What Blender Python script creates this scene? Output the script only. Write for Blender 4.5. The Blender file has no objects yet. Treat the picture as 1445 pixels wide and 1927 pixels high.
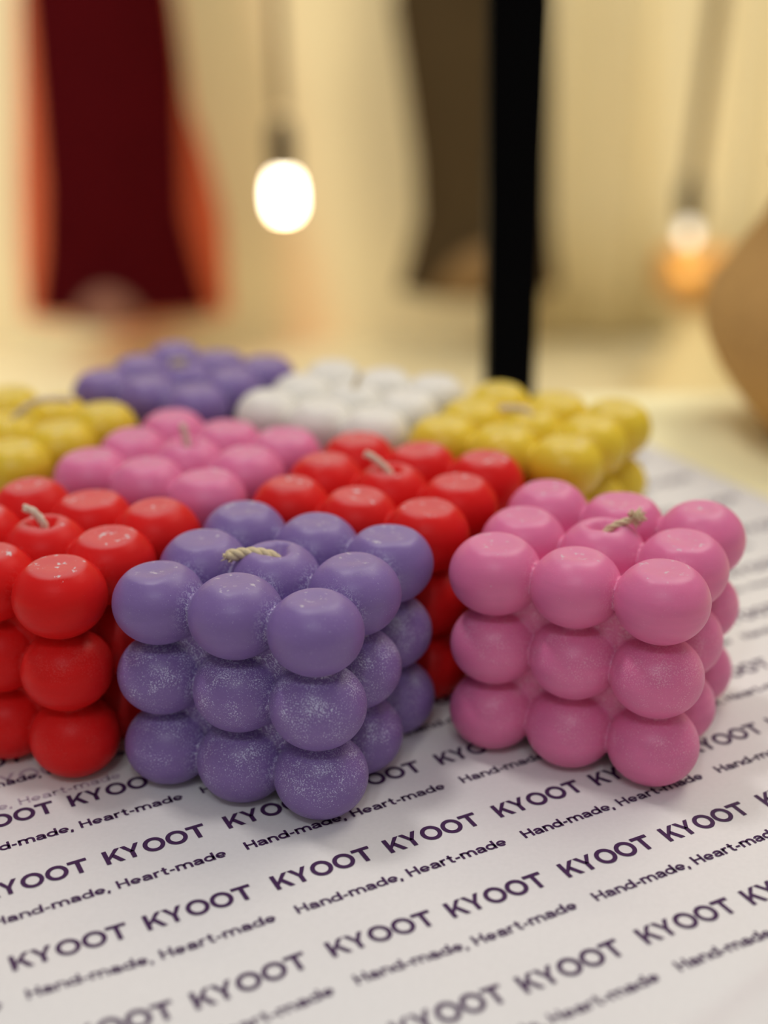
import bpy, bmesh, math, random
import numpy as np
from mathutils import Vector, Matrix

scene = bpy.context.scene
COL = scene.collection
CM = 0.01


def lin(r, g, b):
    f = lambda c: (c / 255 / 12.92) if c / 255 <= 0.04045 else ((c / 255 + 0.055) / 1.055) ** 2.4
    return (f(r), f(g), f(b), 1.0)


# ------------------------------------------------------------------ camera
cam_data = bpy.data.cameras.new('camera')
cam = bpy.data.objects.new('camera', cam_data)
COL.objects.link(cam)
c_right = Vector((0.99989619, -0.0053339, -0.01338474))
c_up = Vector((0.01440839, 0.37015547, 0.92885808))
c_fwd = Vector((0.0, 0.92895451, -0.3701939))
M = Matrix((c_right, c_up, -c_fwd)).transposed().to_4x4()
M.translation = Vector((0, 0, 0.1766952))
cam.matrix_world = M
cam_data.sensor_fit = 'VERTICAL'
cam_data.sensor_height = 36.0
cam_data.lens = 2498.87 / 1927 * 36.0
cam_data.clip_start = 0.01
cam_data.clip_end = 50
cam_data.dof.use_dof = True
cam_data.dof.focus_distance = 0.295
cam_data.dof.aperture_fstop = 4.7
cam_data.dof.aperture_blades = 0
scene.camera = cam

# ------------------------------------------------------------------ world, lights, exposure
world = bpy.data.worlds.new('world')
scene.world = world
world.use_nodes = True
wn = world.node_tree.nodes
wn['Background'].inputs['Color'].default_value = (1.0, 0.94, 0.90, 1)
wn['Background'].inputs['Strength'].default_value = 0.34


def area(name, loc, target, size, power, color, size_y=None):
    d = bpy.data.lights.new(name, 'AREA')
    d.energy = power
    d.color = color
    d.size = size
    if size_y:
        d.shape = 'RECTANGLE'
        d.size_y = size_y
    o = bpy.data.objects.new(name, d)
    COL.objects.link(o)
    o.location = loc
    o.rotation_euler = (Vector(target) - Vector(loc)).to_track_quat('-Z', 'Y').to_euler()
    return o


area('ceiling_light', (-0.45, 0.62, 1.75), (0.0, 0.3, 0.0), 0.20, 9.0, (1.0, 0.95, 0.91))
area('ceiling_panel_light', (0.3, 0.95, 1.9), (0.1, 0.45, 0.0), 1.6, 7.0, (1.0, 0.95, 0.92))
area('front_spot_light', (-0.30, -0.55, 1.25), (0.0, 0.3, 0.03), 0.09, 1.9, (0.88, 0.93, 1.0))
area('front_spot_light', (0.02, -0.60, 1.25), (0.0, 0.3, 0.03), 0.09, 1.9, (0.88, 0.93, 1.0))
area('side_lamp_light', (0.50, 0.62, 0.95), (0.19, 0.47, 0.0), 0.4, 2.6, (1.0, 0.93, 0.80))
area('shop_light', (-1.9, 1.5, 1.5), (-1.3, 3.5, -0.4), 0.6, 28.0, (1.0, 0.98, 0.92)).data.spread = math.radians(110)
area('shop_light', (0.9, 1.6, 1.6), (0.7, 3.5, -0.5), 0.8, 36.0, (1.0, 0.90, 0.70))

scene.view_settings.view_transform = 'Standard'
scene.view_settings.look = 'None'
scene.view_settings.exposure = -0.2
scene.view_settings.gamma = 1.0
scene.view_settings.use_curve_mapping = False


# ------------------------------------------------------------------ helpers
def tag(o, label, cat, group=None):
    o['label'] = label
    o['category'] = cat
    if group:
        o['group'] = group
    return o


def link(name, me, mat=None, parent=None, smooth=True):
    o = bpy.data.objects.new(name, me)
    COL.objects.link(o)
    if mat and not me.materials:
        me.materials.append(mat)
    if parent:
        o.parent = parent
    if smooth and len(me.polygons):
        me.polygons.foreach_set('use_smooth', [True] * len(me.polygons))
    return o


def empty(name, loc=(0, 0, 0), rz=0):
    o = bpy.data.objects.new(name, None)
    COL.objects.link(o)
    o.empty_display_size = 0.02
    o.location = loc
    o.rotation_euler = (0, 0, rz)
    return o


def mesh(name, verts, faces):
    me = bpy.data.meshes.new(name)
    me.from_pydata([tuple(v) for v in verts], [], [tuple(f) for f in faces])
    me.update()
    return me


def box_mesh(name, x0, x1, y0, y1, z0, z1, bevel=0.0, seg=3):
    bm = bmesh.new()
    bmesh.ops.create_cube(bm, size=1)
    for v in bm.verts:
        v.co = Vector((x0 if v.co.x < 0 else x1, y0 if v.co.y < 0 else y1, z0 if v.co.z < 0 else z1))
    if bevel:
        bmesh.ops.bevel(bm, geom=bm.edges[:], offset=bevel, segments=seg, affect='EDGES', profile=0.5)
    me = bpy.data.meshes.new(name)
    bm.to_mesh(me)
    bm.free()
    return me


def lathe_mesh(name, prof, n=48, center=(0, 0), cap=True):
    v, f = [], []
    for (r, z) in prof:
        for k in range(n):
            a = 2 * math.pi * k / n
            v.append((center[0] + r * math.cos(a), center[1] + r * math.sin(a), z))
    for i in range(len(prof) - 1):
        for k in range(n):
            k2 = (k + 1) % n
            f.append((i * n + k, i * n + k2, (i + 1) * n + k2, (i + 1) * n + k))
    if cap:
        f.append(tuple(reversed(range(n))))
        f.append(tuple((len(prof) - 1) * n + k for k in range(n)))
    return mesh(name, v, f)


def smooth_path(pts, n):
    pts = np.array(pts, float)
    P = np.vstack([2 * pts[0] - pts[1], pts, 2 * pts[-1] - pts[-2]])
    out = []
    seg = len(pts) - 1
    for i in range(n):
        t = i / (n - 1) * seg
        k = min(int(t), seg - 1)
        u = t - k
        p0, p1, p2, p3 = P[k], P[k + 1], P[k + 2], P[k + 3]
        out.append(0.5 * ((2 * p1) + (-p0 + p2) * u + (2 * p0 - 5 * p1 + 4 * p2 - p3) * u * u + (-p0 + 3 * p1 - 3 * p2 + p3) * u ** 3))
    return np.array(out)


def frames(path):
    T = np.gradient(path, axis=0)
    T /= np.linalg.norm(T, axis=1)[:, None]
    n = np.cross(T[0], [0.3, 0.9, 0.2])
    n /= np.linalg.norm(n)
    N = []
    for t in T:
        n = n - t * np.dot(n, t)
        n /= np.linalg.norm(n)
        N.append(n.copy())
    N = np.array(N)
    return T, N, np.cross(T, N)


def tube_data(path, radius, sides=10, base=0):
    T, N, B = frames(path)
    rad = np.broadcast_to(radius, (len(path),))
    v, f = [], []
    for i, p in enumerate(path):
        for k in range(sides):
            a = 2 * math.pi * k / sides
            v.append(p + rad[i] * (math.cos(a) * N[i] + math.sin(a) * B[i]))
    for i in range(len(path) - 1):
        for k in range(sides):
            k2 = (k + 1) % sides
            f.append((base + i * sides + k, base + i * sides + k2, base + (i + 1) * sides + k2, base + (i + 1) * sides + k))
    f.append(tuple(base + k for k in reversed(range(sides))))
    f.append(tuple(base + (len(path) - 1) * sides + k for k in range(sides)))
    return v, f


def tube_mesh(name, path, radius, sides=12):
    return mesh(name, *tube_data(path, radius, sides))


# ------------------------------------------------------------------ materials
def new_mat(name):
    m = bpy.data.materials.new(name)
    m.use_nodes = True
    nt = m.node_tree
    return m, nt, nt.nodes['Principled BSDF']


def node(nt, kind, **kw):
    n = nt.nodes.new(kind)
    for k, v in kw.items():
        if k in n.inputs.keys():
            n.inputs[k].default_value = v
        else:
            setattr(n, k, v)
    return n


def plain(name, color, rough=0.5, spec=0.5, metallic=0.0, noise=0.06, scale=40, bump=0.0, bscale=200, bdist=0.0005):
    m, nt, p = new_mat(name)
    tc = node(nt, 'ShaderNodeTexCoord')
    nz = node(nt, 'ShaderNodeTexNoise', Scale=scale, Detail=4.0)
    nt.links.new(tc.outputs['Object'], nz.inputs['Vector'])
    mx = node(nt, 'ShaderNodeMix', data_type='RGBA')
    mx.inputs[6].default_value = tuple(c * (1 - noise) for c in color[:3]) + (1,)
    mx.inputs[7].default_value = tuple(min(1, c * (1 + noise)) for c in color[:3]) + (1,)
    nt.links.new(nz.outputs['Fac'], mx.inputs[0])
    nt.links.new(mx.outputs[2], p.inputs['Base Color'])
    p.inputs['Roughness'].default_value = rough
    p.inputs['Specular IOR Level'].default_value = spec
    p.inputs['Metallic'].default_value = metallic
    if bump:
        nb = node(nt, 'ShaderNodeTexNoise', Scale=bscale, Detail=3.0)
        nt.links.new(tc.outputs['Object'], nb.inputs['Vector'])
        b = node(nt, 'ShaderNodeBump', Strength=bump, Distance=bdist)
        nt.links.new(nb.outputs['Fac'], b.inputs['Height'])
        nt.links.new(b.outputs['Normal'], p.inputs['Normal'])
    return m


def wax(name, color, frost_color, frost_amt, sss=0.30, sss_scale=0.003, rough=0.40, scuff_amt=1.0, spec=0.42):
    """Candle wax: translucent, with pale bloom speckles where the mould left them and scuffs on the flat tops."""
    m, nt, p = new_mat(name)
    L = nt.links.new
    tc = node(nt, 'ShaderNodeTexCoord')
    info = node(nt, 'ShaderNodeObjectInfo')
    off = node(nt, 'ShaderNodeVectorMath', operation='ADD')
    L(tc.outputs['Object'], off.inputs[0])
    L(info.outputs['Random'], off.inputs[1])
    V = off.outputs[0]
    # broad tone variation, stretched into faint horizontal pour lines
    mp = node(nt, 'ShaderNodeMapping')
    mp.inputs['Scale'].default_value = (60, 60, 420)
    L(V, mp.inputs['Vector'])
    pour = node(nt, 'ShaderNodeTexNoise', Scale=1.0, Detail=3.0)
    L(mp.outputs[0], pour.inputs['Vector'])
    base = node(nt, 'ShaderNodeMix', data_type='RGBA')
    base.inputs[6].default_value = tuple(c * 0.9 for c in color[:3]) + (1,)
    base.inputs[7].default_value = tuple(min(1, c * 1.1) for c in color[:3]) + (1,)
    L(pour.outputs['Fac'], base.inputs[0])
    # bloom speckles: fine noise thresholded by the frost attribute
    at = node(nt, 'ShaderNodeAttribute', attribute_name='frost')
    sp = node(nt, 'ShaderNodeTexNoise', Scale=3000.0, Detail=2.0, Roughness=0.6)
    L(V, sp.inputs['Vector'])
    patch = node(nt, 'ShaderNodeTexNoise', Scale=170.0, Detail=3.0)
    L(V, patch.inputs['Vector'])
    pm = node(nt, 'ShaderNodeMath', operation='MULTIPLY_ADD')
    pm.inputs[1].default_value = 1.6
    pm.inputs[2].default_value = -0.3
    L(patch.outputs['Fac'], pm.inputs[0])
    dens = node(nt, 'ShaderNodeMath', operation='MULTIPLY', use_clamp=True)
    L(pm.outputs[0], dens.inputs[0])
    L(at.outputs['Fac'], dens.inputs[1])
    s1 = node(nt, 'ShaderNodeMath', operation='MULTIPLY_ADD')
    s1.inputs[1].default_value = 0.34
    s1.inputs[2].default_value = -0.71
    L(dens.outputs[0], s1.inputs[0])
    s2 = node(nt, 'ShaderNodeMath', operation='ADD')
    L(s1.outputs[0], s2.inputs[0])
    L(sp.outputs['Fac'], s2.inputs[1])
    s3 = node(nt, 'ShaderNodeMath', operation='MULTIPLY', use_clamp=True)
    s3.inputs[1].default_value = 9.0
    L(s2.outputs[0], s3.inputs[0])
    s4 = node(nt, 'ShaderNodeMath', operation='MULTIPLY', use_clamp=True)
    s4.inputs[1].default_value = frost_amt
    L(s3.outputs[0], s4.inputs[0])
    # coarser flecks of bloom caught in the webs between bubbles
    at3 = node(nt, 'ShaderNodeAttribute', attribute_name='web')
    wf = node(nt, 'ShaderNodeTexNoise', Scale=1500.0, Detail=3.0, Roughness=0.6, Distortion=1.2)
    L(V, wf.inputs['Vector'])
    w1 = node(nt, 'ShaderNodeMath', operation='MULTIPLY_ADD', use_clamp=True)
    w1.inputs[1].default_value = 16.0
    w1.inputs[2].default_value = -8.3
    L(wf.outputs['Fac'], w1.inputs[0])
    w2 = node(nt, 'ShaderNodeMath', operation='MULTIPLY', use_clamp=True)
    L(w1.outputs[0], w2.inputs[0])
    L(at3.outputs['Fac'], w2.inputs[1])
    w3 = node(nt, 'ShaderNodeMath', operation='MULTIPLY', use_clamp=True)
    w3.inputs[1].default_value = frost_amt
    L(w2.outputs[0], w3.inputs[0])
    s5 = node(nt, 'ShaderNodeMath', operation='MAXIMUM')
    L(s4.outputs[0], s5.inputs[0])
    L(w3.outputs[0], s5.inputs[1])
    s4 = s5
    # chips and scuffs on the cut tops
    at2 = node(nt, 'ShaderNodeAttribute', attribute_name='scuff')
    sc = node(nt, 'ShaderNodeTexNoise', Scale=420.0, Detail=4.0, Roughness=0.65)
    L(V, sc.inputs['Vector'])
    c1 = node(nt, 'ShaderNodeMath', operation='MULTIPLY_ADD')
    c1.inputs[1].default_value = 0.12
    c1.inputs[2].default_value = -0.715
    L(at2.outputs['Fac'], c1.inputs[0])
    c2 = node(nt, 'ShaderNodeMath', operation='ADD')
    L(c1.outputs[0], c2.inputs[0])
    L(sc.outputs['Fac'], c2.inputs[1])
    c3 = node(nt, 'ShaderNodeMath', operation='MULTIPLY', use_clamp=True)
    c3.inputs[1].default_value = 14.0
    L(c2.outputs[0], c3.inputs[0])
    c4 = node(nt, 'ShaderNodeMath', operation='MULTIPLY', use_clamp=True)
    c4.inputs[1].default_value = 0.6 * scuff_amt
    L(c3.outputs[0], c4.inputs[0])
    c5 = node(nt, 'ShaderNodeMath', operation='MULTIPLY_ADD', use_clamp=True)   # a dull film over the whole flat
    c5.inputs[1].default_value = 0.13 * scuff_amt
    L(at2.outputs['Fac'], c5.inputs[0])
    L(c4.outputs[0], c5.inputs[2])
    mx1 = node(nt, 'ShaderNodeMix', data_type='RGBA')
    L(s4.outputs[0], mx1.inputs[0])
    L(base.outputs[2], mx1.inputs[6])
    mx1.inputs[7].default_value = frost_color
    mx2 = node(nt, 'ShaderNodeMix', data_type='RGBA')
    L(c5.outputs[0], mx2.inputs[0])
    L(mx1.outputs[2], mx2.inputs[6])
    mx2.inputs[7].default_value = (0.62, 0.58, 0.60, 1)
    L(mx2.outputs[2], p.inputs['Base Color'])
    p.inputs['Subsurface Weight'].default_value = sss
    p.inputs['Subsurface Scale'].default_value = sss_scale
    rr = [max(0.12, c) for c in color[:3]]
    p.inputs['Subsurface Radius'].default_value = tuple(c / max(rr) for c in rr)
    p.inputs['Specular IOR Level'].default_value = spec
    rg = node(nt, 'ShaderNodeMath', operation='MULTIPLY_ADD')
    rg.inputs[1].default_value = 0.3
    rg.inputs[2].default_value = rough
    L(c5.outputs[0], rg.inputs[0])
    L(rg.outputs[0], p.inputs['Roughness'])
    b1 = node(nt, 'ShaderNodeTexNoise', Scale=900.0, Detail=4.0)
    L(V, b1.inputs['Vector'])
    bp = node(nt, 'ShaderNodeBump', Strength=0.16, Distance=0.0003)
    L(b1.outputs['Fac'], bp.inputs['Height'])
    bp2 = node(nt, 'ShaderNodeBump', Strength=0.25, Distance=0.0003)
    L(pour.outputs['Fac'], bp2.inputs['Height'])
    L(bp.outputs['Normal'], bp2.inputs['Normal'])
    L(bp2.outputs['Normal'], p.inputs['Normal'])
    return m


MAT = {}
MAT['purple'] = wax('purple_wax', (0.210, 0.130, 0.355, 1), (0.60, 0.60, 0.78, 1), 0.72)
MAT['pink'] = wax('pink_wax', (0.70, 0.165, 0.345, 1), (0.86, 0.50, 0.62, 1), 0.40)
MAT['red'] = wax('red_wax', (0.66, 0.010, 0.010, 1), (0.72, 0.14, 0.12, 1), 0.22, spec=0.14, scuff_amt=1.5)
MAT['yellow'] = wax('yellow_wax', (0.76, 0.55, 0.030, 1), (0.85, 0.75, 0.35, 1), 0.2, rough=0.34)
MAT['white'] = wax('white_wax', (0.80, 0.77, 0.70, 1), (0.9, 0.9, 0.88, 1), 0.2)
MAT['wick'] = plain('cotton_wick', lin(214, 197, 160), 0.85, 0.2, noise=0.2, scale=900, bump=0.4, bscale=2500, bdist=0.0004)
MAT['wick_pale'] = plain('waxed_wick', lin(220, 205, 185), 0.7, 0.3, noise=0.12, scale=900, bump=0.3, bscale=2500, bdist=0.0003)
MAT['table'] = plain('cream_table', lin(254, 246, 198), 0.55, 0.3, noise=0.02)
MAT['leg'] = plain('table_leg_wood', lin(150, 115, 75), 0.6, 0.3, noise=0.15, scale=30)
MAT['ink'] = plain('purple_ink', lin(66, 36, 78), 0.6, 0.25, noise=0.05)
MAT['faint_ink'] = plain('faint_ink', lin(186, 172, 184), 0.8, 0.1, noise=0.03)
MAT['wall'] = plain('cream_wall', lin(230, 213, 170), 0.8, 0.2, noise=0.04, scale=3)
MAT['floor'] = plain('pale_floor', lin(230, 217, 176), 0.7, 0.2, noise=0.03, scale=4)
MAT['curtain'] = plain('cream_curtain', lin(233, 219, 179), 0.85, 0.15, noise=0.05, scale=20)
MAT['black'] = plain('black_paint', (0.0015, 0.0015, 0.002, 1), 0.7, 0.04, noise=0.1)
MAT['cord'] = plain('grey_brown_cord', lin(96, 76, 52), 0.8, 0.2)
MAT['socket'] = plain('dark_bronze', lin(42, 27, 12), 0.6, 0.3)
MAT['pot'] = plain('tan_clay', lin(200, 156, 94), 0.75, 0.25, noise=0.12, scale=60, bump=0.3, bscale=250, bdist=0.001)
MAT['lining'] = plain('tan_lining', lin(120, 80, 66), 0.8, 0.2)
MAT['brown_lining'] = plain('light_brown_lining', lin(118, 92, 58), 0.8, 0.2)


MAT['floor_pale'] = plain('cream_plaster', lin(222, 203, 152), 0.7, 0.2, noise=0.03, scale=10)
MAT['amber'] = plain('amber_glass', lin(206, 166, 98), 0.3, 0.5, noise=0.08, scale=12)
MAT['amber'].node_tree.nodes['Principled BSDF'].inputs['Transmission Weight'].default_value = 0.45


def paper_mat():
    m, nt, p = new_mat('white_paper')
    L = nt.links.new
    tc = node(nt, 'ShaderNodeTexCoord')
    n1 = node(nt, 'ShaderNodeTexNoise', Scale=900.0, Detail=5.0)
    L(tc.outputs['Object'], n1.inputs['Vector'])
    mx = node(nt, 'ShaderNodeMix', data_type='RGBA')
    mx.inputs[6].default_value = (0.735, 0.722, 0.708, 1)
    mx.inputs[7].default_value = (0.81, 0.795, 0.78, 1)
    L(n1.outputs['Fac'], mx.inputs[0])
    L(mx.outputs[2], p.inputs['Base Color'])
    p.inputs['Roughness'].default_value = 0.5
    p.inputs['Specular IOR Level'].default_value = 0.35
    n2 = node(nt, 'ShaderNodeTexNoise', Scale=1400.0, Detail=3.0)
    L(tc.outputs['Object'], n2.inputs['Vector'])
    b = node(nt, 'ShaderNodeBump', Strength=0.12, Distance=0.0002)
    L(n2.outputs['Fac'], b.inputs['Height'])
    L(b.outputs['Normal'], p.inputs['Normal'])
    return m


MAT['paper'] = paper_mat()


def cloth(name, color, color2, trans):
    m, nt, p = new_mat(name)
    L = nt.links.new
    tc = node(nt, 'ShaderNodeTexCoord')
    wv = node(nt, 'ShaderNodeTexNoise', Scale=6.0, Detail=3.0)
    L(tc.outputs['Object'], wv.inputs['Vector'])
    mx = node(nt, 'ShaderNodeMix', data_type='RGBA')
    mx.inputs[6].default_value = color
    mx.inputs[7].default_value = color2
    L(wv.outputs['Fac'], mx.inputs[0])
    L(mx.outputs[2], p.inputs['Base Color'])
    p.inputs['Roughness'].default_value = 0.8
    p.inputs['Specular IOR Level'].default_value = 0.15
    tr = node(nt, 'ShaderNodeBsdfTranslucent')
    tr.inputs['Color'].default_value = trans
    ms = node(nt, 'ShaderNodeMixShader')
    ms.inputs[0].default_value = 0.3
    L(p.outputs[0], ms.inputs[1])
    L(tr.outputs[0], ms.inputs[2])
    L(ms.outputs[0], nt.nodes['Material Output'].inputs['Surface'])
    return m


MAT['red_cloth'] = cloth('red_cloth', (0.055, 0.003, 0.008, 1), (0.12, 0.005, 0.012, 1), (0.75, 0.08, 0.05, 1))
MAT['brown_cloth'] = cloth('brown_cloth', (0.050, 0.032, 0.013, 1), (0.075, 0.048, 0.020, 1), (0.18, 0.10, 0.04, 1))


def sheer(name, color, clear):
    m, nt, p = new_mat(name)
    L = nt.links.new
    tc = node(nt, 'ShaderNodeTexCoord')
    nz = node(nt, 'ShaderNodeTexNoise', Scale=9.0, Detail=3.0)
    L(tc.outputs['Object'], nz.inputs['Vector'])
    p.inputs['Base Color'].default_value = color
    p.inputs['Roughness'].default_value = 0.8
    p.inputs['Specular IOR Level'].default_value = 0.1
    tr = node(nt, 'ShaderNodeBsdfTransparent')
    tr.inputs['Color'].default_value = clear
    ms = node(nt, 'ShaderNodeMixShader')
    mr = node(nt, 'ShaderNodeMapRange')
    mr.inputs['To Min'].default_value = 0.86
    mr.inputs['To Max'].default_value = 0.95
    L(nz.outputs['Fac'], mr.inputs['Value'])
    L(mr.outputs['Result'], ms.inputs[0])
    L(p.outputs[0], ms.inputs[1])
    L(tr.outputs[0], ms.inputs[2])
    L(ms.outputs[0], nt.nodes['Material Output'].inputs['Surface'])
    return m


MAT['red_cloth'] = sheer('sheer_red_cloth', (0.14, 0.004, 0.014, 1), (1.0, 0.52, 0.43, 1))
MAT['slip'] = plain('dark_maroon_slip', (0.030, 0.002, 0.006, 1), 0.8, 0.1, noise=0.2, scale=8)


def emit(name, color, strength):
    m, nt, p = new_mat(name)
    p.inputs['Base Color'].default_value = (0.9, 0.88, 0.8, 1)
    p.inputs['Emission Color'].default_value = color
    p.inputs['Emission Strength'].default_value = strength
    return m


MAT['bulb_big'] = emit('lit_bulb_glass', (1.0, 0.86, 0.62, 1), 14.0)
MAT['bulb_small'] = emit('lit_small_bulb_glass', (1.0, 0.93, 0.84, 1), 1.6)

# ------------------------------------------------------------------ setting
floor = link('floor', box_mesh('floor', -3.0, 3.0, -1.2, 3.75, -0.80, -0.75), MAT['floor'], smooth=False)
floor['kind'] = 'structure'
wall = link('wall_back', box_mesh('wall_back', -3.0, 3.0, 3.66, 3.75, -0.75, 2.1), MAT['wall'], smooth=False)
wall['kind'] = 'structure'

# ------------------------------------------------------------------ table
table = tag(empty('table', (0, 0.36, -0.75)), 'cream table with a pale yellow top holding the candles and the printed sheet', 'table')


def child(name, me, mat, root, smooth=True):
    """mesh given in world coordinates, parented to a root that is not rotated"""
    me.transform(Matrix.Translation(-root.location))
    return link(name, me, mat, root, smooth)


child('tabletop', box_mesh('tabletop', -0.75, 0.75, 0.02, 0.588, -0.035, 0.0, 0.004), MAT['table'], table, False)
for lx in (-0.70, 0.64):
    for ly in (0.05, 0.50):
        child('leg', box_mesh('leg', lx, lx + 0.06, ly, ly + 0.06, -0.75, -0.035, 0.004), MAT['leg'], table, False)

# ------------------------------------------------------------------ printed paper sheet
T0 = np.array([-7.25008672, 20.46879007])
TA = 0.47031375
UA = np.array([math.cos(TA), math.sin(TA)])
UB = np.array([math.sin(TA), -math.cos(TA)])
PAIR, SECOND, ROW, STAG, HU, HV = 5.49456995, 2.6885053, 2.53661482, 0.10846957, 0.06621939, 0.92435016
U0, U1, V0, V1 = -16.0, 30.1, -26.6, 11.0


def sst(a, b, x):
    t = np.clip((x - a) / (b - a), 0, 1)
    return t * t * (3 - 2 * t)


def paper_h(x, y):
    """height (cm) of the sheet: flat under the candles, slightly buckled towards the near edge"""
    x = np.asarray(x, float)
    y = np.asarray(y, float)
    q0 = x - T0[0]
    q1 = y - T0[1]
    u = q0 * UA[0] + q1 * UA[1]
    v = q0 * UB[0] + q1 * UB[1]
    near = sst(23.5, 19.5, y + 0.05 * x)
    h = 0.04 * near * (1 + np.sin(u * 0.75 + v * 0.9 + 0.6)) + 0.03 * near * (1 + np.sin(u * 1.3 - v * 0.7 + 2.0))
    d = (x - 4.9) * 0.64 + (20.9 - y) * 0.77          # turned up near corner
    h = h + (0.40 * sst(1.55, 3.2, d) + 0.03 * sst(1.5, 2.0, d) * np.sin(d * 6)) * sst(22.5, 20.5, y)
    return 0.02 + h


def uv2xy(u, v):
    return T0[0] + u * UA[0] + v * UB[0], T0[1] + u * UA[1] + v * UB[1]


nu, nv = 220, 190
uu = np.linspace(U0, U1, nu)
vv = np.linspace(V0, V1, nv)
UG, VG = np.meshgrid(uu, vv, indexing='ij')
X, Y = uv2xy(UG, VG)
keep_y = Y > 3.0
Z = paper_h(X, Y)
idx = np.arange(nu * nv).reshape(nu, nv)
faces = [(idx[i, j + 1], idx[i + 1, j + 1], idx[i + 1, j], idx[i, j]) for i in range(nu - 1) for j in range(nv - 1)]
top = np.stack([X.ravel(), Y.ravel(), Z.ravel()], 1) * CM
bot = top.copy()
bot[:, 2] -= 0.00015
n0 = len(top)
allf = faces + [tuple(n0 + k for k in reversed(f)) for f in faces]
ring = list(idx[:, 0]) + list(idx[-1, 1:]) + list(idx[-2::-1, -1]) + list(idx[0, -2:0:-1])
for k in range(len(ring)):
    a, b = ring[k], ring[(k + 1) % len(ring)]
    allf.append((a, b, n0 + b, n0 + a))
sheet = empty('printed_paper_sheet', (0, 0.3, 0.0))
tag(sheet, 'white paper sheet printed with rows of purple KYOOT lettering, lying under the candles', 'paper')
child('sheet', mesh('sheet', np.vstack([top, bot]), allf), MAT['paper'], sheet)


def stroke(p, q, w):
    p, q = np.array(p, float), np.array(q, float)
    d = (q - p) / np.linalg.norm(q - p)
    n = np.array([-d[1], d[0]]) * w / 2
    k = max(1, int(np.linalg.norm(q - p) / 0.2))
    V, F = [], []
    for i in range(k + 1):
        c = p + (q - p) * i / k
        V += [c - n, c + n]
    for i in range(k):
        F.append((2 * i, 2 * i + 2, 2 * i + 3, 2 * i + 1))
    return V, F


def ring2d(c, a, b, w, n=40):
    V, F = [], []
    for k in range(n):
        t = 2 * math.pi * k / n
        V.append((c[0] + a * math.cos(t), c[1] + b * math.sin(t)))
        V.append((c[0] + (a - w) * math.cos(t), c[1] + (b - w) * math.sin(t)))
    for k in range(n):
        k2 = (k + 1) % n
        F.append((2 * k, 2 * k2, 2 * k2 + 1, 2 * k + 1))
    return V, F


def poly(*pts):
    return [tuple(p) for p in pts], [tuple(range(len(pts)))]


def word_name():
    """the wide capital lettering, y up from the baseline, cap height 0.5"""
    h, w = 0.50, 0.104
    parts = [stroke((0.049, 0), (0.049, h), w),
             poly((0.098, 0.15), (0.285, h), (0.400, h), (0.098, 0.02 + 0.0)),
             poly((0.165, 0.235), (0.235, 0.325), (0.415, 0.0), (0.295, 0.0)),
             stroke((0.620, 0), (0.620, 0.24), w),
             poly((0.571, 0.22), (0.669, 0.22), (0.520, h), (0.408, h)),
             poly((0.571, 0.22), (0.669, 0.22), (0.832, h), (0.722, h)),
             ring2d((1.125, h / 2), 0.248, 0.262, w),
             ring2d((1.650, h / 2), 0.248, 0.262, w),
             stroke((1.918, h - w / 2), (2.335, h - w / 2), w * 0.96),
             stroke((2.127, 0), (2.127, h - w * 0.9), w)]
    # the K arm is rebuilt as a clean diagonal
    parts[1] = poly((0.098, 0.135), (0.098, 0.255), (0.283, h), (0.405, h))
    V, F = [], []
    for pv, pf in parts:
        b = len(V)
        V += [tuple(map(float, q)) for q in pv]
        F += [tuple(b + k for k in f) for f in pf]
    return np.array(V), F


def pen(pts, w, closed=False):
    """a bold stroke of width w along a polyline, with mitred joints"""
    p = np.array(pts, float)
    n = len(p)
    V, F = [], []
    for i in range(n):
        if closed:
            a, b = p[i] - p[i - 1], p[(i + 1) % n] - p[i]
        else:
            a = p[i] - p[i - 1] if i else p[1] - p[0]
            b = p[i + 1] - p[i] if i < n - 1 else p[-1] - p[-2]
        a, b = a / np.linalg.norm(a), b / np.linalg.norm(b)
        na, nb = np.array([-a[1], a[0]]), np.array([-b[1], b[0]])
        m = na + nb
        m = m / np.linalg.norm(m)
        m = m / max(0.5, float(m @ na)) * w / 2
        V += [tuple(p[i] - m), tuple(p[i] + m)]
    for i in range(n if closed else n - 1):
        j = (i + 1) % n
        F.append((2 * i, 2 * j, 2 * j + 1, 2 * i + 1))
    return V, F


def arc(cx, cy, rx, ry, a0, a1, n=12):
    return [(cx + rx * math.cos(math.radians(a0 + (a1 - a0) * k / n)), cy + ry * math.sin(math.radians(a0 + (a1 - a0) * k / n))) for k in range(n + 1)]


SW = 0.265                                               # stroke of the small line, x-height 1


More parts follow.
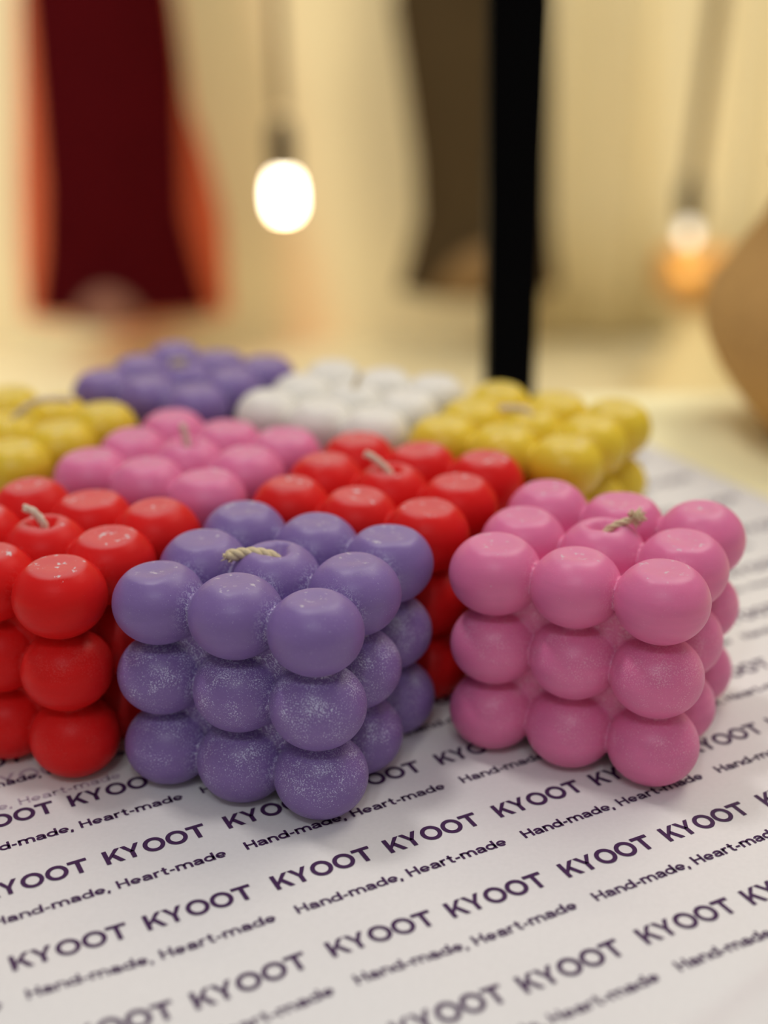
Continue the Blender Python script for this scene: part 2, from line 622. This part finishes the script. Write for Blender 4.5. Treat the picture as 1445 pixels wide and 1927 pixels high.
def glyph(ch):
    h = SW / 2
    bowl = lambda cx: pen(arc(cx, 0.5, 0.40, 0.5 - h, 0, 342, 24)[:-1], SW * 0.95, True)
    if ch == 'H':
        return [pen([(h, 0), (h, 1.40)], SW), pen([(1.15 - h, 0), (1.15 - h, 1.40)], SW), pen([(h, 0.72), (1.15 - h, 0.72)], SW * 0.9)], 1.15
    if ch == 'n':
        return [pen([(h, 0), (h, 1.0)], SW), pen([(h, 0.55)] + arc(0.49, 0.52, 0.375, 0.38, 150, 0) + [(0.865, 0)], SW)], 0.98
    if ch == 'm':
        return [pen([(h, 0), (h, 1.0)], SW), pen([(h, 0.55)] + arc(0.46, 0.55, 0.345, 0.34, 150, 0) + [(0.805, 0)], SW),
                pen([(0.805, 0.55)] + arc(1.15, 0.55, 0.345, 0.34, 150, 0) + [(1.495, 0)], SW)], 1.61
    if ch == 'd':
        return [bowl(0.47), pen([(0.90, 0), (0.90, 1.40)], SW)], 1.02
    if ch == 'a':
        return [pen(arc(0.46, 0.60, 0.36, 0.29, 160, 0) + [(0.82, 0.2), (0.86, 0.0)], SW),
                pen([(0.82, 0.58), (0.55, 0.53)] + arc(0.40, 0.31, 0.285, 0.20, 80, 270) + [(0.62, 0.16), (0.82, 0.34)], SW * 0.92)], 0.98
    if ch == 'e':
        return [pen(arc(0.49, 0.5, 0.385, 0.5 - h, 5, 318, 22), SW * 0.95), pen([(0.12, 0.47), (0.97, 0.47)], SW * 0.78)], 0.99
    if ch == 'r':
        return [pen([(h, 0), (h, 1.0)], SW), pen([(h, 0.5)] + arc(0.50, 0.52, 0.38, 0.37, 165, 72), SW)], 0.66
    if ch == 't':
        return [pen([(0.30, 1.32), (0.30, 0.60)] + arc(0.48, 0.28, 0.18, 0.17, 180, 275, 6) + [(0.62, 0.115)], SW), pen([(0.0, 0.90), (0.60, 0.90)], SW * 0.8)], 0.64
    if ch == '-':
        return [pen([(0.02, 0.47), (0.50, 0.47)], SW * 1.05)], 0.52
    if ch == ',':
        return [pen([(0.13, 0.24), (0.13, 0.0), (0.04, -0.26)], SW)], 0.34
    return [], 0.42


def small_line(body, width, xh):
    V, F, x = [], [], 0.0
    for ch in body:
        parts, w = glyph(ch)
        for pv, pf in parts:
            b = len(V)
            V += [(x + q[0], q[1]) for q in pv]
            F += [tuple(b + k for k in f) for f in pf]
        x += w + 0.13
    V = np.array(V)
    V[:, 0] *= width / V[:, 0].max()
    V[:, 1] *= xh
    return V, F


NAME = word_name()
LINE = small_line('Hand-made, Heart-made', 5.03, 0.205)


def lay(item, u, v, lift=0.012):
    V, F = item
    uq = u + V[:, 0]
    vq = v - V[:, 1]
    x, y = uv2xy(uq, vq)
    z = paper_h(x, y) + lift
    return np.stack([x, y, z], 1) * CM, F


def print_rows(items, name, mat, lift=0.012):
    V, F, b = [], [], 0
    for (item, u, v) in items:
        w = item[0][:, 0].max()
        if u < U0 + 0.1 or u + w > U1 - 0.1 or v - 0.6 < V0 or v > V1 - 0.2:
            continue
        mx, my = uv2xy(u + w / 2, v)
        if (mx - 4.9) * 0.64 + (20.9 - my) * 0.77 > 1.75 and my < 21.2:      # the turned-up corner shows plain
            continue
        pv, pf = lay(item, u, v, lift)
        V.append(pv)
        F += [tuple(b + k for k in f) for f in pf]
        b += len(pv)
    me = mesh(name, np.vstack(V), F)
    return child(name, me, mat, sheet, False)


names, lines = [], []
for r in range(-14, 8):
    for q in range(-5, 8):
        u = q * PAIR + r * STAG
        v = r * ROW + 0.03
        names += [(NAME, u, v), (NAME, u + SECOND, v)]
        lines.append((LINE, u + HU, v + HV))
print_rows(names, 'printed_name', MAT['ink'])
print_rows(lines, 'printed_tagline', MAT['ink'])
# a second sheet's print showing faintly through near the front left candle
fl = print_rows([(LINE, -1.17, -5.70), (NAME, 0.80, -6.67)], 'faint_show_through_print', MAT['faint_ink'], 0.006)
fl['label'] = 'faint grey print showing through the paper'


# ------------------------------------------------------------------ bubble candles
R_B, RZ_B, PITCH, PV, ZB, CAP = 1.086, 0.962, 2.0, 1.8402572, 0.8825, 0.825


def smin(a, b, k):
    h = np.clip(0.5 + 0.5 * (b - a) / k, 0, 1)
    return b * (1 - h) + a * h - k * h * (1 - h)


class CandleShape:
    def __init__(self, seed):
        rng = np.random.default_rng(seed)
        self.c, self.s, self.tops = [], [], []
        for k in range(3):
            for j in range(3):
                for i in range(3):
                    jit = rng.normal(0, 0.018, 3) * np.array([1, 1, 0.6])
                    self.c.append(np.array([(i - 1) * PITCH, (j - 1) * PITCH, ZB + k * PV]) + jit)
                    sc = 1 + rng.normal(0, 0.010)
                    self.s.append(np.array([R_B, R_B, RZ_B * (1 if k else 1)]) * sc)
                    if k == 2:
                        tilt = rng.normal(0, 0.035, 2)
                        self.tops.append((self.c[-1], CAP + rng.normal(0, 0.035), tilt, rng.uniform(0, 6.28, 3), i == 1 and j == 1))

    def f(self, P):
        d = None
        for c, s in zip(self.c, self.s):
            q = (P - c) / s
            l = np.linalg.norm(q, axis=1)
            l2 = np.linalg.norm(q / s, axis=1)
            e = l * (l - 1) / np.maximum(l2, 1e-6)
            d = e if d is None else smin(d, e, 0.035)
        # solid core that webs the gaps
        q = np.abs(P - np.array([0, 0, ZB + PV])) - np.array([1.50, 1.50, PV - 0.56])
        box = np.linalg.norm(np.maximum(q, 0), axis=1) + np.minimum(q.max(1), 0) - 0.50
        d = smin(d, box, 0.07)
        # flat cut tops with a faint dish; the middle one has a hollow round the wick
        T = np.array([t[0][:2] for t in self.tops])
        w = ((P[:, None, :2] - T[None]) ** 2).sum(2).argmin(1)
        capz = np.empty(len(P))
        for n, (c, h, tl, ph, mid) in enumerate(self.tops):
            m = w == n
            dx = P[m, 0] - c[0]
            dy = P[m, 1] - c[1]
            r2 = dx * dx + dy * dy
            if mid:
                z = c[2] + 0.86 - 0.36 * np.exp(-r2 / 0.085) + 0.05 * np.sin(3 * np.arctan2(dy, dx)) * np.exp(-(np.sqrt(r2) - 0.3) ** 2 / 0.02)
            else:
                z = c[2] + h + tl[0] * dx + tl[1] * dy - 0.045 * np.exp(-r2 / 0.16)
                z = z + 0.012 * np.sin(5 * dx + ph[0]) * np.sin(6 * dy + ph[1])
            capz[m] = z
        d = -smin(-d, -(P[:, 2] - capz), 0.08)
        d = np.maximum(d, -P[:, 2])
        return d


def build_wax(seed, h):
    S = CandleShape(seed)
    lo = np.array([-3.3, -3.3, -0.15])
    hi = np.array([3.3, 3.3, 5.6])
    n = np.ceil((hi - lo) / h).astype(int) + 1
    ax = [lo[k] + h * np.arange(n[k]) for k in range(3)]
    G = np.stack(np.meshgrid(*ax, indexing='ij'), -1).reshape(-1, 3)
    F = np.concatenate([S.f(g) for g in np.array_split(G, 24)]).reshape(n)
    inside = F < 0
    # cells with a sign change
    nx, ny, nz = n - 1
    cnt = np.zeros((nx, ny, nz), int)
    for a in (0, 1):
        for b in (0, 1):
            for c in (0, 1):
                cnt += inside[a:a + nx, b:b + ny, c:c + nz]
    act = (cnt > 0) & (cnt < 8)
    vid = -np.ones((nx, ny, nz), int)
    cells = np.argwhere(act)
    vid[act] = np.arange(len(cells))
    P = lo + (cells + 0.5) * h

    def grad(Q):
        e = 0.01
        g = np.empty_like(Q)
        for k in range(3):
            d = np.zeros(3)
            d[k] = e
            g[:, k] = (S.f(Q + d) - S.f(Q - d)) / (2 * e)
        return g
    start = P.copy()
    for it in range(5):
        v = S.f(P)
        g = grad(P)
        g2 = np.maximum((g * g).sum(1), 0.15)
        step = -(v / g2)[:, None] * g
        ln = np.linalg.norm(step, axis=1)[:, None]
        P = P + step * np.minimum(1, 0.5 * h / np.maximum(ln, 1e-9))
    dv = P - start
    P = start + np.clip(dv, -0.85 * h, 0.85 * h)
    quads = []
    for axis in range(3):
        o = [k for k in range(3) if k != axis]
        sl0 = [slice(None)] * 3
        sl1 = [slice(None)] * 3
        sl0[axis] = slice(0, -1)
        sl1[axis] = slice(1, None)
        a = inside[tuple(sl0)]
        b = inside[tuple(sl1)]
        E = np.argwhere(a != b)
        ok = np.all((E[:, o] > 0) & (E[:, o] < (np.array(n)[o] - 1)), axis=1)
        E = E[ok]
        flip = a[tuple(E.T)]
        def cell(d1, d2):
            q = E.copy()
            q[:, o[0]] += d1
            q[:, o[1]] += d2
            return vid[tuple(q.T)]
        c00, c10, c11, c01 = cell(-1, -1), cell(0, -1), cell(0, 0), cell(-1, 0)
        Q = np.stack([c00, c10, c11, c01], 1)
        if axis == 1:
            flip = ~flip
        Q[~flip] = Q[~flip][:, ::-1]
        quads.append(Q)
    Q = np.vstack(quads)
    me = bpy.data.meshes.new('wax_body')
    me.vertices.add(len(P))
    me.vertices.foreach_set('co', (P * CM).astype(np.float32).ravel())
    me.loops.add(len(Q) * 4)
    me.loops.foreach_set('vertex_index', Q.astype(np.int32).ravel())
    me.polygons.add(len(Q))
    me.polygons.foreach_set('loop_start', np.arange(0, len(Q) * 4, 4, dtype=np.int32))
    me.polygons.foreach_set('loop_total', np.full(len(Q), 4, dtype=np.int32))
    me.polygons.foreach_set('use_smooth', np.ones(len(Q), bool))
    me.update(calc_edges=True)
    me.validate()
    # where mould bloom sits (the webs and the upper sides of the lower bubbles) and where the tops are cut
    D = np.stack([np.linalg.norm((P - c) / s, axis=1) for c, s in zip(S.c, S.s)], 1)
    near = D.argmin(1)
    srt = np.sort(D, axis=1)
    web = np.clip(1 - (srt[:, 1] - srt[:, 0]) / 0.35, 0, 1) ** 1.2 + np.clip((srt[:, 0] - 1.02) / 0.12, 0, 1)
    C = np.array(S.c)[near]
    layer = near // 9
    up = np.clip((P[:, 2] - C[:, 2]) / RZ_B, -1, 1)
    fr = np.where(layer < 2, np.clip(0.62 + 0.45 * up, 0, 1), 0.20) * np.clip(1.25 - 0.25 * (layer == 0), 0, 1.2)
    web = np.clip(web, 0, 1)
    fr = np.clip(fr * (1 - 0.8 * web), 0, 1)
    g = grad(P)
    gz = g[:, 2] / np.maximum(np.linalg.norm(g, axis=1), 1e-6)
    sc = np.clip((gz - 0.80) / 0.15, 0, 1) * (layer == 2) * (up > 0.45)
    fr = fr * (1 - sc)
    for nm, arr in (('frost', fr), ('scuff', sc), ('web', web)):
        at = me.attributes.new(nm, 'FLOAT', 'POINT')
        at.data.foreach_set('value', arr.astype(np.float32))
    return me


WAX = {'fine_a': build_wax(3, 0.062), 'fine_b': build_wax(11, 0.062), 'mid_a': build_wax(5, 0.085), 'mid_b': build_wax(8, 0.085)}


def wick_mesh(path, rad=0.095, pitch=0.66, fray=False):
    """two-ply twisted cotton, path in cm relative to the top of the middle bubble"""
    P = smooth_path(path, 46)
    T, N, B = frames(P)
    s = np.concatenate([[0], np.cumsum(np.linalg.norm(np.diff(P, axis=0), axis=1))])
    V, F = [], []
    for ply in range(3):
        a = 2 * math.pi * (s / pitch + ply / 3)
        q = P + (rad * 0.55) * (np.cos(a)[:, None] * N + np.sin(a)[:, None] * B)
        v, f = tube_data(q, rad * 0.62, 8, len(V))
        V += list(v)
        F += f
    return mesh('wick', np.array(V) * CM, F)


def tuft_mesh(tip, direction, n=46, ln=0.20, rad=0.024, seed=1, spread=1.0):
    rng = np.random.default_rng(seed)
    d = np.array(direction, float)
    d /= np.linalg.norm(d)
    V, F = [], []
    for k in range(n):
        r = rng.normal(0, 0.42 * spread, 3)
        e = d + r
        e /= np.linalg.norm(e)
        b = np.array(tip) + rng.normal(0, 0.045, 3)
        L = ln * rng.uniform(0.5, 1.2)
        mid = b + e * L * 0.55 + rng.normal(0, 0.02, 3)
        v, f = tube_data(smooth_path([b, mid, mid + e * L * 0.45 + rng.normal(0, 0.03, 3)], 5), np.array([1, 1, .9, .7, .3]) * rad, 5, len(V))
        V += list(v)
        F += f
    return mesh('frayed_tip', np.array(V) * CM, F)


TOPZ = ZB + 2 * PV
GRP = 'bubble cube candles on the printed sheet'
# colour, x, y (cm), yaw, wax mesh, wick path (cm, world axes, from the middle of the wick bubble), wick material, label
CANDLES = [
    ('purple', -2.5348, 28.5030, -0.4216, 'fine_a',
     [(0.02, 0.05, 0.1), (0.0, 0.02, 0.52), (-0.16, 0.0, 0.66), (-0.50, -0.02, 0.74), (-0.85, -0.05, 0.74), (-1.12, -0.06, 0.70)], 'wick', 0.135,
     'purple bubble cube candle at the very front, wick bent left'),
    ('pink', 5.2800, 29.7280, -0.4330, 'fine_b',
     [(0.0, 0.0, 0.1), (0.02, 0.0, 0.50), (0.16, 0.0, 0.70), (0.42, -0.02, 0.86), (0.66, -0.02, 0.94), (0.78, -0.02, 1.00)], 'wick', 0.085,
     'pink bubble cube candle at front right with frayed wick leaning right'),
    ('red', -8.4620, 30.4700, -0.4405, 'fine_b',
     [(0.0, 0.0, 0.1), (0.04, 0.0, 0.62), (0.0, 0.0, 0.82), (-0.14, 0.02, 1.02), (-0.30, 0.02, 1.14), (-0.42, 0.02, 1.17)], 'wick_pale', 0.095,
     'red bubble cube candle cut by the left edge, beside the front purple candle'),
    ('red', 0.1880, 33.9640, -0.4520, 'mid_a',
     [(0.0, 0.0, 0.1), (0.0, 0.0, 0.60), (-0.10, 0.02, 0.78), (-0.34, 0.04, 1.02), (-0.56, 0.05, 1.18), (-0.68, 0.05, 1.24)], 'wick_pale', 0.095,
     'red bubble cube candle directly behind the front purple candle'),
    ('pink', -5.6420, 36.4720, -0.4840, 'mid_b',
     [(0.0, 0.0, 0.1), (-0.02, 0.0, 0.60), (-0.05, 0.02, 0.86), (-0.09, 0.04, 1.10), (-0.13, 0.05, 1.34)], 'wick_pale', 0.095,
     'pink bubble cube candle in the middle with straight upright wick'),
    ('white', -0.9790, 42.0420, -0.5180, 'mid_a',
     [(0.0, 0.0, 0.1), (0.0, 0.0, 0.60), (0.10, 0.02, 0.85), (0.20, 0.04, 1.08), (0.26, 0.05, 1.25)], 'wick', 0.07,
     'white bubble cube candle in the back row'),
    ('purple', -6.8900, 44.8860, -0.5200, 'mid_b',
     [(0.0, 0.0, 0.1), (-0.02, 0.0, 0.60), (-0.16, 0.0, 0.78), (-0.42, 0.0, 0.90), (0.10, -0.05, 0.98)], 'wick', 0.09,
     'purple bubble cube candle farthest back, behind the pink one'),
    ('yellow', 4.5600, 38.9780, -0.5250, 'mid_b',
     [(0.0, 0.0, 0.1), (0.0, 0.0, 0.60), (-0.14, 0.0, 0.84), (-0.50, 0.0, 0.92), (-1.00, -0.02, 0.92)], 'wick_pale', 0.095,
     'yellow bubble cube candle at the back right, in front of the black post'),
    ('yellow', -11.5400, 39.3520, -0.5000, 'mid_a',
     [(0.0, 0.0, 0.1), (0.05, 0.0, 0.60), (0.35, 0.02, 0.92), (0.85, 0.05, 1.22), (1.45, 0.10, 1.28), (1.95, 0.15, 1.20)], 'wick_pale', 0.095,
     'yellow bubble cube candle cut by the left edge, left of the pink one'),
]
for (colr, x, y, yaw, wm, path, wmat, wr, label) in CANDLES:
    root = empty('bubble_candle', (x * CM, y * CM, 0.00022), yaw)
    tag(root, label, 'candle', GRP)
    body = link('wax_body', WAX[wm].copy(), None, root)
    body.data.materials.clear()
    body.data.materials.append(MAT[colr])
    wk = link('wick', wick_mesh(path, wr), MAT[wmat], root)
    wk.location = (0, 0, TOPZ * CM)
    wk.rotation_euler = (0, 0, -yaw)
    tip = np.array(path[-1])
    dr = tip - np.array(path[-2])
    if colr == 'pink' and wm == 'fine_b':
        tf = link('frayed_tip', tuft_mesh(tip - 0.02 * dr, dr + np.array([0, 0, 0.03]), 120, 0.22, 0.028, 2, 1.5), MAT['wick'], wk)
    elif colr == 'purple' and wm == 'fine_a':
        tf = link('frayed_tip', tuft_mesh(tip - 0.05 * dr / np.linalg.norm(dr), dr, 60, 0.10, 0.024, 4, 0.8), MAT['wick'], wk)

# ------------------------------------------------------------------ black post
post = empty('black_post', (0.0552, 0.560, 0.0))
tag(post, 'tall black square post standing behind the right yellow candle', 'post')
bm = bmesh.new()
prof = [(0.0, 0.0104), (0.012, 0.0104), (0.02, 0.0104), (0.30, 0.0125), (0.55, 0.0135)]
me = bpy.data.meshes.new('shaft')
rings = []
for z, hw in prof:
    rings.append([bm.verts.new((sx * hw, sy * hw, z)) for sx, sy in ((-1, -1), (1, -1), (1, 1), (-1, 1))])
for a, b in zip(rings[:-1], rings[1:]):
    for k in range(4):
        bm.faces.new((a[k], a[(k + 1) % 4], b[(k + 1) % 4], b[k]))
bm.faces.new(rings[-1])
bm.faces.new(list(reversed(rings[0])))
bmesh.ops.bevel(bm, geom=[e for e in bm.edges if abs(e.verts[0].co.z - e.verts[1].co.z) > 0.005], offset=0.002, segments=3, affect='EDGES')
bm.to_mesh(me)
bm.free()
link('shaft', me, MAT['black'], post, False)
link('top_cap', box_mesh('top_cap', -0.0145, 0.0145, -0.0145, 0.0145, 0.5505, 0.556, 0.001), MAT['black'], post, False)

# ------------------------------------------------------------------ tan pot at the right edge
pot = empty('round_pot', (0.203, 0.522, 0.0))
tag(pot, 'tan round bellied pot standing at the right edge of the table', 'pot')
pr = [(0.030, 0.0), (0.036, 0.001), (0.041, 0.006), (0.049, 0.016), (0.057, 0.028), (0.062, 0.040), (0.0635, 0.050), (0.061, 0.060), (0.053, 0.074),
      (0.046, 0.084), (0.042, 0.093), (0.041, 0.100), (0.044, 0.106), (0.043, 0.108), (0.039, 0.106), (0.037, 0.100), (0.039, 0.090),
      (0.050, 0.072), (0.058, 0.055), (0.056, 0.036), (0.044, 0.016), (0.026, 0.008)]
pr = [(r * 1.14, z * 1.04) for r, z in pr]
link('pot_body', lathe_mesh('pot_body', pr, 64), MAT['pot'], pot)


# ------------------------------------------------------------------ hanging dresses
def dress(name, label, yc, left, right, depth, mat, seed, neck_z, folds=9, slip=None):
    """left/right: (x, z) contours in cm from the top of what shows down to the hem"""
    root = empty(name, (0, yc, 0))
    tag(root, label, 'dress')
    zl = [p[1] for p in left][::-1]
    zr = [p[1] for p in right][::-1]
    xl = [p[0] for p in left][::-1]
    xr = [p[0] for p in right][::-1]
    zmin = max(zl[0], zr[0])
    zs = list(np.linspace(zmin, min(zl[-1], zr[-1]), 46))
    rows = [(z, np.interp(z, zl, xl), np.interp(z, zr, xr)) for z in zs]
    z1, a1, b1 = rows[-1]
    cx = (a1 + b1) / 2
    w1 = (b1 - a1) / 2
    for t in np.linspace(0.08, 1, 16):                     # bodice and shoulders above the frame
        w = w1 * (0.80 if t < 0.6 else 0.92) if t < 0.85 else w1 * 0.55
        w = w1 * (1 - 0.25 * math.sin(min(1, t / 0.75) * math.pi) * 0.9) if t < 0.8 else w1 * (1.0 - 0.75 * ((t - 0.8) / 0.2) ** 1.5)
        rows.append((z1 + t * (neck_z - z1), cx - w, cx + w))
    n = 96
    V, F = [], []
    for ri, (z, a, b) in enumerate(rows):
        k = ri / len(rows)
        for i in range(n):
            t = 2 * math.pi * i / n
            fold = 1 + 0.055 * (1 - k) * math.sin(folds * t + seed) * (0.4 + 0.6 * abs(math.sin(t)))
            V.append(((a + b) / 2 * CM + (b - a) / 2 * CM * math.cos(t) * (1 + 0.3 * (fold - 1)),
                      depth * (0.55 + 0.45 * (1 - k)) * math.sin(t) * fold, z * CM))
    for ri in range(len(rows) - 1):
        for i in range(n):
            j = (i + 1) % n
            F.append((ri * n + i, ri * n + j, (ri + 1) * n + j, (ri + 1) * n + i))
    body = link('skirt', mesh('skirt', V, F), mat, root)
    if slip:
        S = []
        for ri, (z, a, b) in enumerate(rows):
            u = min(1.0, ri / 45)
            la = np.interp(z, [p[1] for p in slip[0]][::-1], [p[0] for p in slip[0]][::-1])
            lb = np.interp(z, [p[1] for p in slip[1]][::-1], [p[0] for p in slip[1]][::-1])
            if ri >= 46:
                la, lb = a + 1.0, b - 1.0
            for i in range(n):
                t = 2 * math.pi * i / n
                S.append(((la + lb) / 2 * CM + (lb - la) / 2 * CM * math.cos(t), depth * 0.45 * math.sin(t) * (0.55 + 0.45 * (1 - ri / len(rows))), (z + 0.4) * CM))
        link('slip', mesh('slip', S, F), MAT['slip'], root)
    if not slip:
        sol = body.modifiers.new('thickness', 'SOLIDIFY')
        sol.thickness = 0.002
    # hanger hook at the neck
    hz = neck_z * CM
    hook = smooth_path([(cx * CM, 0, hz - 0.01), (cx * CM, 0, hz + 0.05), (cx * CM + 0.02, 0, hz + 0.08), (cx * CM, 0.01, hz + 0.10), (cx * CM - 0.02, 0.015, hz + 0.085)], 20)
    link('hanger_hook', tube_mesh('hanger_hook', hook, 0.003, 8), MAT['socket'], root)
    return root


red = dress('hanging_dress', 'dark red flared dress hanging at the far left, left of the bright bulb', 3.36,
            [(-84.5, 15.0), (-87.0, -9.3), (-89.3, -28.5), (-90.8, -45.8), (-91.4, -60.4)],
            [(-47.4, 15.0), (-45.9, -9.3), (-42.1, -22.5), (-39.5, -36.0), (-39.4, -60.4)], 0.13, MAT['red_cloth'], 1.0, 75,
            slip=([(-82.2, 15.0), (-82.6, -9.3), (-83.1, -28.5), (-85.2, -45.8), (-88.6, -60.4)],
                  [(-48.1, 15.0), (-47.2, 0.0), (-48.0, -16.2), (-48.8, -36.0), (-46.8, -45.8), (-43.4, -60.4)]))
brown = dress('hanging_dress', 'dark brown dress hanging behind the black post', 3.36,
              [(3.7, 13.8), (6.4, -4.4), (8.9, -23.3), (9.5, -36.4), (6.7, -47.1), (4.6, -54.8)],
              [(40.8, 13.3), (42.1, -4.9), (42.7, -23.8), (43.1, -36.9), (44.1, -47.7), (45.0, -54.8)], 0.13, MAT['brown_cloth'], 2.4, 75)


# light lining that shows where the front hem rises
def hem_flap(root, x0, x1, z0, z1, y, mat):
    V, F = [], []
    n = 24
    for i in range(n + 1):
        t = i / n
        x = x0 + (x1 - x0) * t
        zt = z0 + (z1 - z0) * math.sin(math.pi * t) ** 0.6
        yy = y - 0.02 * math.sin(math.pi * t)
        V += [(x * CM, yy, z0 * CM), (x * CM, yy, zt * CM), (x * CM, yy + 0.003, zt * CM), (x * CM, yy + 0.003, z0 * CM)]
    for i in range(n):
        for k in range(4):
            F.append((4 * i + k, 4 * i + (k + 1) % 4, 4 * i + 4 + (k + 1) % 4, 4 * i + 4 + k))
    o = link('hem_lining', mesh('hem_lining', V, F), mat, root)
    o['label'] = 'lighter lining showing at the hem'


hem_flap(red, -76.0, -58.0, -60.2, -50.5, -0.138, MAT['lining'])
hem_flap(brown, 13.0, 40.0, -54.6, -41.0, -0.138, MAT['brown_lining'])


# ------------------------------------------------------------------ hanging bulbs
def pendant(label, y, cord_pts, bulb_z, bulb_prof, sock_r, sock_h, mat, light, cord_r):
    bx = cord_pts[-1][0] * CM
    root = empty('pendant_bulb', (bx, y, bulb_z))
    tag(root, label, 'light bulb', 'bare bulbs hanging on cords')
    path = smooth_path([(px * CM - bx, 0, pz * CM - bulb_z) for px, pz in cord_pts], 30)
    link('cord', tube_mesh('cord', path, cord_r, 10), MAT['cord'], root)
    zt = max(z for r, z in bulb_prof)
    sk = [(sock_r * 0.45, zt + sock_h), (sock_r * 0.8, zt + sock_h * 0.9), (sock_r, zt + sock_h * 0.6), (sock_r, zt + sock_h * 0.1), (sock_r * 0.9, zt - 0.002)]
    link('socket', lathe_mesh('socket', sk[::-1], 28), MAT['socket'], root)
    link('bulb', lathe_mesh('bulb', bulb_prof, 36), mat, root)
    ld = bpy.data.lights.new('bulb_glow', 'POINT')
    ld.energy = light
    ld.color = (1.0, 0.74, 0.36)
    ld.shadow_soft_size = 0.05
    lo = bpy.data.objects.new('bulb_glow', ld)
    COL.objects.link(lo)
    lo.parent = root
    lo.location = (0, -0.0, -0.07)
    return root


prof1 = [(0.006, -0.036), (0.014, -0.0345), (0.0195, -0.028), (0.0225, -0.018), (0.0232, -0.004), (0.0228, 0.006), (0.021, 0.016), (0.018, 0.024), (0.014, 0.030), (0.012, 0.034)]
pendant('large glowing bulb on a cord, right of the red dress', 2.2,
        [(-15.6, 150.0), (-15.7, 70.0), (-15.6, 15.0), (-15.5, -1.0)], -0.140, prof1, 0.021, 0.085, MAT['bulb_big'], 5.0, 0.009)
prof2 = [(r * 0.8, z) for r, z in [(0.003, -0.021), (0.010, -0.019), (0.016, -0.013), (0.019, -0.004), (0.019, 0.004), (0.016, 0.012), (0.011, 0.018), (0.010, 0.026)]]
pendant('small glowing bulb on a tilted cord at the upper right', 3.0,
        [(78.0, 110.0), (73.6, 40.0), (72.0, 10.0), (70.0, -17.0), (69.3, -27.5)], -0.353, prof2, 0.026, 0.10, MAT['bulb_small'], 1.5, 0.016)

# ------------------------------------------------------------------ amber bowl on a cream pedestal, far right
ped = empty('pedestal', (0.755, 3.05, -0.75))
tag(ped, 'flared cream pedestal standing on the floor behind the tan pot', 'pedestal')
link('pedestal_body', lathe_mesh('pedestal_body', [(0.165, 0.0), (0.165, 0.01), (0.150, 0.02), (0.115, 0.07), (0.080, 0.13), (0.058, 0.18), (0.052, 0.205), (0.055, 0.212), (0.050, 0.216)], 48), MAT['floor_pale'], ped)
bowl = empty('amber_bowl', (0.735, 3.05, -0.5338))
tag(bowl, 'orange amber glass bowl on the cream pedestal, below the small bulb', 'bowl')
bp = [(0.030, 0.0), (0.050, 0.002), (0.078, 0.018), (0.098, 0.045), (0.106, 0.075), (0.104, 0.105), (0.098, 0.125), (0.094, 0.125), (0.099, 0.103), (0.101, 0.076), (0.093, 0.048), (0.074, 0.023), (0.046, 0.008)]
link('bowl_glass', lathe_mesh('bowl_glass', bp, 48), MAT['amber'], bowl)

# ------------------------------------------------------------------ cream curtain along the back wall
cur = empty('cream_curtain', (0.85, 3.58, 0))
tag(cur, 'cream curtain in soft vertical folds along the back wall, right of the black post', 'curtain')
V, F = [], []
nx, nz = 160, 6
for i in range(nx + 1):
    t = i / nx
    x = -0.42 + 1.25 * t
    yy = 0.018 * math.sin(x * 2 * math.pi / 0.165 + 0.9 + 0.5 * math.sin(x * 9)) + 0.010 * math.sin(x * 71)
    for k in range(nz + 1):
        z = -0.735 + 2.2 * k / nz
        V.append((x + 0.01 * math.sin(z * 3 + x * 20), yy * (1.1 - 0.08 * k), z))
for i in range(nx):
    for k in range(nz):
        a = i * (nz + 1) + k
        F.append((a, a + nz + 1, a + nz + 2, a + 1))
co = link('curtain_cloth', mesh('curtain_cloth', V, F), MAT['curtain'], cur)
sm = co.modifiers.new('thickness', 'SOLIDIFY')
sm.thickness = 0.003
